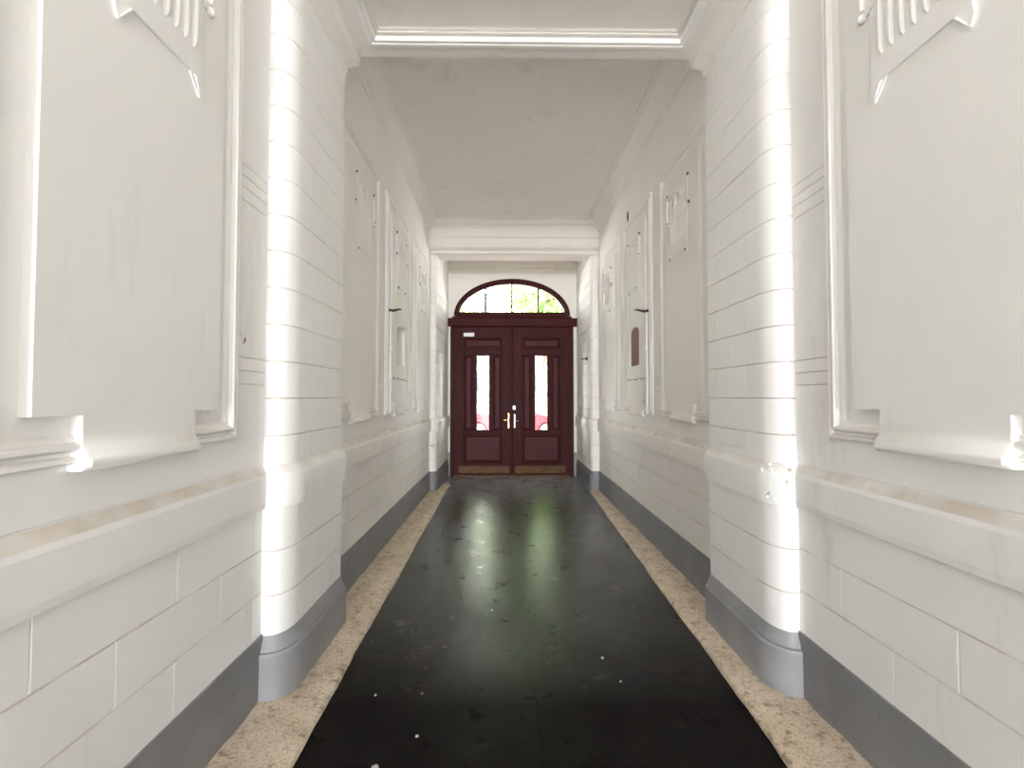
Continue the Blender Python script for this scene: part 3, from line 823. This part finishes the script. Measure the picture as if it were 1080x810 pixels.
# house across the street
hs = empty('townhouse', (0, 30, 0)); tag(hs, 'pale townhouse across the street, overexposed behind the door glass', 'building')
bm = bmesh.new(); box(bm, -18, 18, 0, 6, -.05, 15); obj('wall', bm, M['facade'], hs)
bm = bmesh.new(); box(bm, -18, 18, -.25, .05, 14.6, 15.1); box(bm, -18, 18, -.12, .02, 4.6, 4.85); obj('cornice', bm, M['facade_trim'], hs)
for fx in (-5.0, -1.72, 1.6, 4.9):
    for z0, z1 in ((1.9, 3.1), (6.2, 8.4), (10.2, 12.4)):
        bm = bmesh.new()
        w = .45 if z0 < 3 else .6
        box(bm, fx - w - .12, fx - w, -.08, .02, z0 - .1, z1 + .12); box(bm, fx + w, fx + w + .12, -.08, .02, z0 - .1, z1 + .12)
        box(bm, fx - w - .12, fx + w + .12, -.08, .02, z1, z1 + .12); box(bm, fx - w - .18, fx + w + .18, -.14, .02, z0 - .14, z0)
        box(bm, fx - .03, fx + .03, -.05, .02, z0, z1)
        wf = obj('window', bm, M['facade_trim'], hs)
        b = bmesh.new(); box(b, fx - w, fx + w, -.02, .01, z0, z1); obj('pane', b, M['winglass'], wf)

# street tree
def tree(name, loc, h0, h1, rad, nl, seed, label):
    rr = random.Random(seed)
    e = empty(name, loc); tag(e, label, 'tree', 'street trees behind the fanlight')
    bm = bmesh.new()
    tube(bm, [(0, 0, 0), (.05, 0, 1.5), (.0, .05, 3.5), (.1, 0, h0 + 1.5), (.0, .1, h1 * .8)], [.28, .22, .19, .14, .05], 12)
    for k in range(9):
        a = rr.uniform(0, 2 * PI); z = rr.uniform(h0 * .85, h1 * .7); l = rad * rr.uniform(.5, .9)
        tube(bm, [(0, 0, z), (l * .5 * math.cos(a), l * .5 * math.sin(a), z + .7), (l * math.cos(a), l * math.sin(a), z + 1.6)], [.09, .06, .02], 7)
    obj('trunk', bm, M['bark'], e, 40)
    bm = bmesh.new()
    cl = [(Vector((rr.uniform(-1, 1) * rad * .75, rr.uniform(-1, 1) * rad * .7, rr.uniform(h0, h1))), rr.uniform(.7, 1.3)) for _ in range(40)]
    for i in range(nl):
        c, r = rr.choice(cl)
        p = c + Vector((rr.gauss(0, .5), rr.gauss(0, .5), rr.gauss(0, .42))) * r
        s = rr.uniform(.10, .19)
        q = Matrix.Rotation(rr.uniform(0, 6.3), 3, 'Z') @ Matrix.Rotation(rr.uniform(-1, 1), 3, 'X') @ Matrix.Rotation(rr.uniform(0, 6.3), 3, 'Z')
        vs = [bm.verts.new(p + q @ Vector(v) * s) for v in ((0, -1, 0), (.5, -.2, .08), (.35, .5, .04), (0, 1, -.05), (-.35, .5, .04), (-.5, -.2, .08))]
        bm.faces.new(vs)
    obj('foliage', bm, M['leaf'], e, recalc=False)
tree('street_tree', (1.9, 21.5, 0), 4.9, 13.5, 2.3, 6500, 4, 'leafy lime-green tree across the street behind the right half of the fanlight')
tree('street_tree', (-2.9, 26.2, 0), 5.8, 11.5, 1.3, 1500, 9, 'thinner pale green tree behind the left half of the fanlight')

# ------------------------------------------------------------------ light
w = bpy.data.worlds.new('overcast_sky'); bpy.context.scene.world = w; w.use_nodes = True
wt = w.node_tree; bg = wt.nodes['Background']
tc = wt.nodes.new('ShaderNodeTexCoord'); sp = wt.nodes.new('ShaderNodeSeparateXYZ'); wt.links.new(tc.outputs['Generated'], sp.inputs[0])
cr = wt.nodes.new('ShaderNodeValToRGB'); el = cr.color_ramp.elements
el[0].position, el[0].color = .0, (.96, .985, 1, 1); el[1].position, el[1].color = .8, (.80, .88, 1.0, 1)
wt.links.new(sp.outputs['Z'], cr.inputs['Fac']); wt.links.new(cr.outputs['Color'], bg.inputs['Color'])
bg.inputs['Strength'].default_value = 4.6
def portal(loc, rx, sx, sy):
    l = bpy.data.lights.new('sky_portal', 'AREA'); l.shape = 'RECTANGLE'; l.size, l.size_y = sx, sy
    l.cycles.is_portal = True
    o = bpy.data.objects.new('sky_portal', l); C.objects.link(o); o.location = loc; o.rotation_euler = (rx, 0, 0)
portal(((XL + XR) / 2, Y_BACK - .02, 1.85), PI / 2, XR - XL, 3.7)      # courtyard opening behind the viewer
portal((DCX, Y_END + .3, 2.0), -PI / 2, 2.3, 4.0)                    # street door
sun = bpy.data.lights.new('sun', 'SUN'); sun.energy = 130; sun.angle = .02; sun.color = (1, .985, .96)
so = bpy.data.objects.new('sun', sun); C.objects.link(so); so.location = (0, -10, 20)
so.rotation_euler = (math.radians(28), 0, 0)
# added lamp standing in for courtyard daylight, brightening the pier fronts
al = bpy.data.lights.new('courtyard_fill', 'AREA'); al.shape = 'RECTANGLE'; al.size, al.size_y = 3.2, 4.0; al.energy = 5000; al.color = (.98, .99, 1)
ao = bpy.data.objects.new('courtyard_fill', al); C.objects.link(ao); ao.location = ((XL + XR) / 2, -26, 2.0); ao.rotation_euler = (PI / 2, 0, 0)
# two unseen lamps added to brighten the reveals beside the street door
for lx, rz in ((-5.2, .62), (5.4, -.62)):
    l = bpy.data.lights.new('reveal_fill', 'AREA'); l.shape = 'RECTANGLE'; l.size, l.size_y = 2.0, 3.4; l.energy = 800; l.color = (1, .97, .9)
    o = bpy.data.objects.new('reveal_fill', l); C.objects.link(o); o.location = (lx, 16, 2.6); o.rotation_euler = (-PI / 2, 0, rz)
# courtyard paving behind the viewer
bm = bmesh.new(); grid(bm, [[Vector((x, y, -.012)) for y in (-60, -10, Y_BACK - .4)] for x in (-15, 0, 15)])
tag(obj('courtyard_ground', bm, M['paving']), 'dark courtyard paving behind the passage opening', 'ground', kind='structure')

# ------------------------------------------------------------------ camera
cam = bpy.data.cameras.new('camera'); cam.sensor_width = 36; cam.lens = 16.0; cam.clip_start = .05
co = bpy.data.objects.new('camera', cam); C.objects.link(co)
co.location = (0, 0, 1.6)
co.rotation_euler = (PI / 2 + math.atan(13 / 480), 0, -math.atan(6 / 480))
sc = bpy.context.scene
sc.camera = co
sc.view_settings.view_transform = 'Standard'
sc.view_settings.look = 'None'
sc.view_settings.exposure = .1; sc.view_settings.gamma = 1.16
sc.cycles.max_bounces = 14; sc.cycles.diffuse_bounces = 10; sc.cycles.transparent_max_bounces = 12
sc.cycles.use_denoising = True
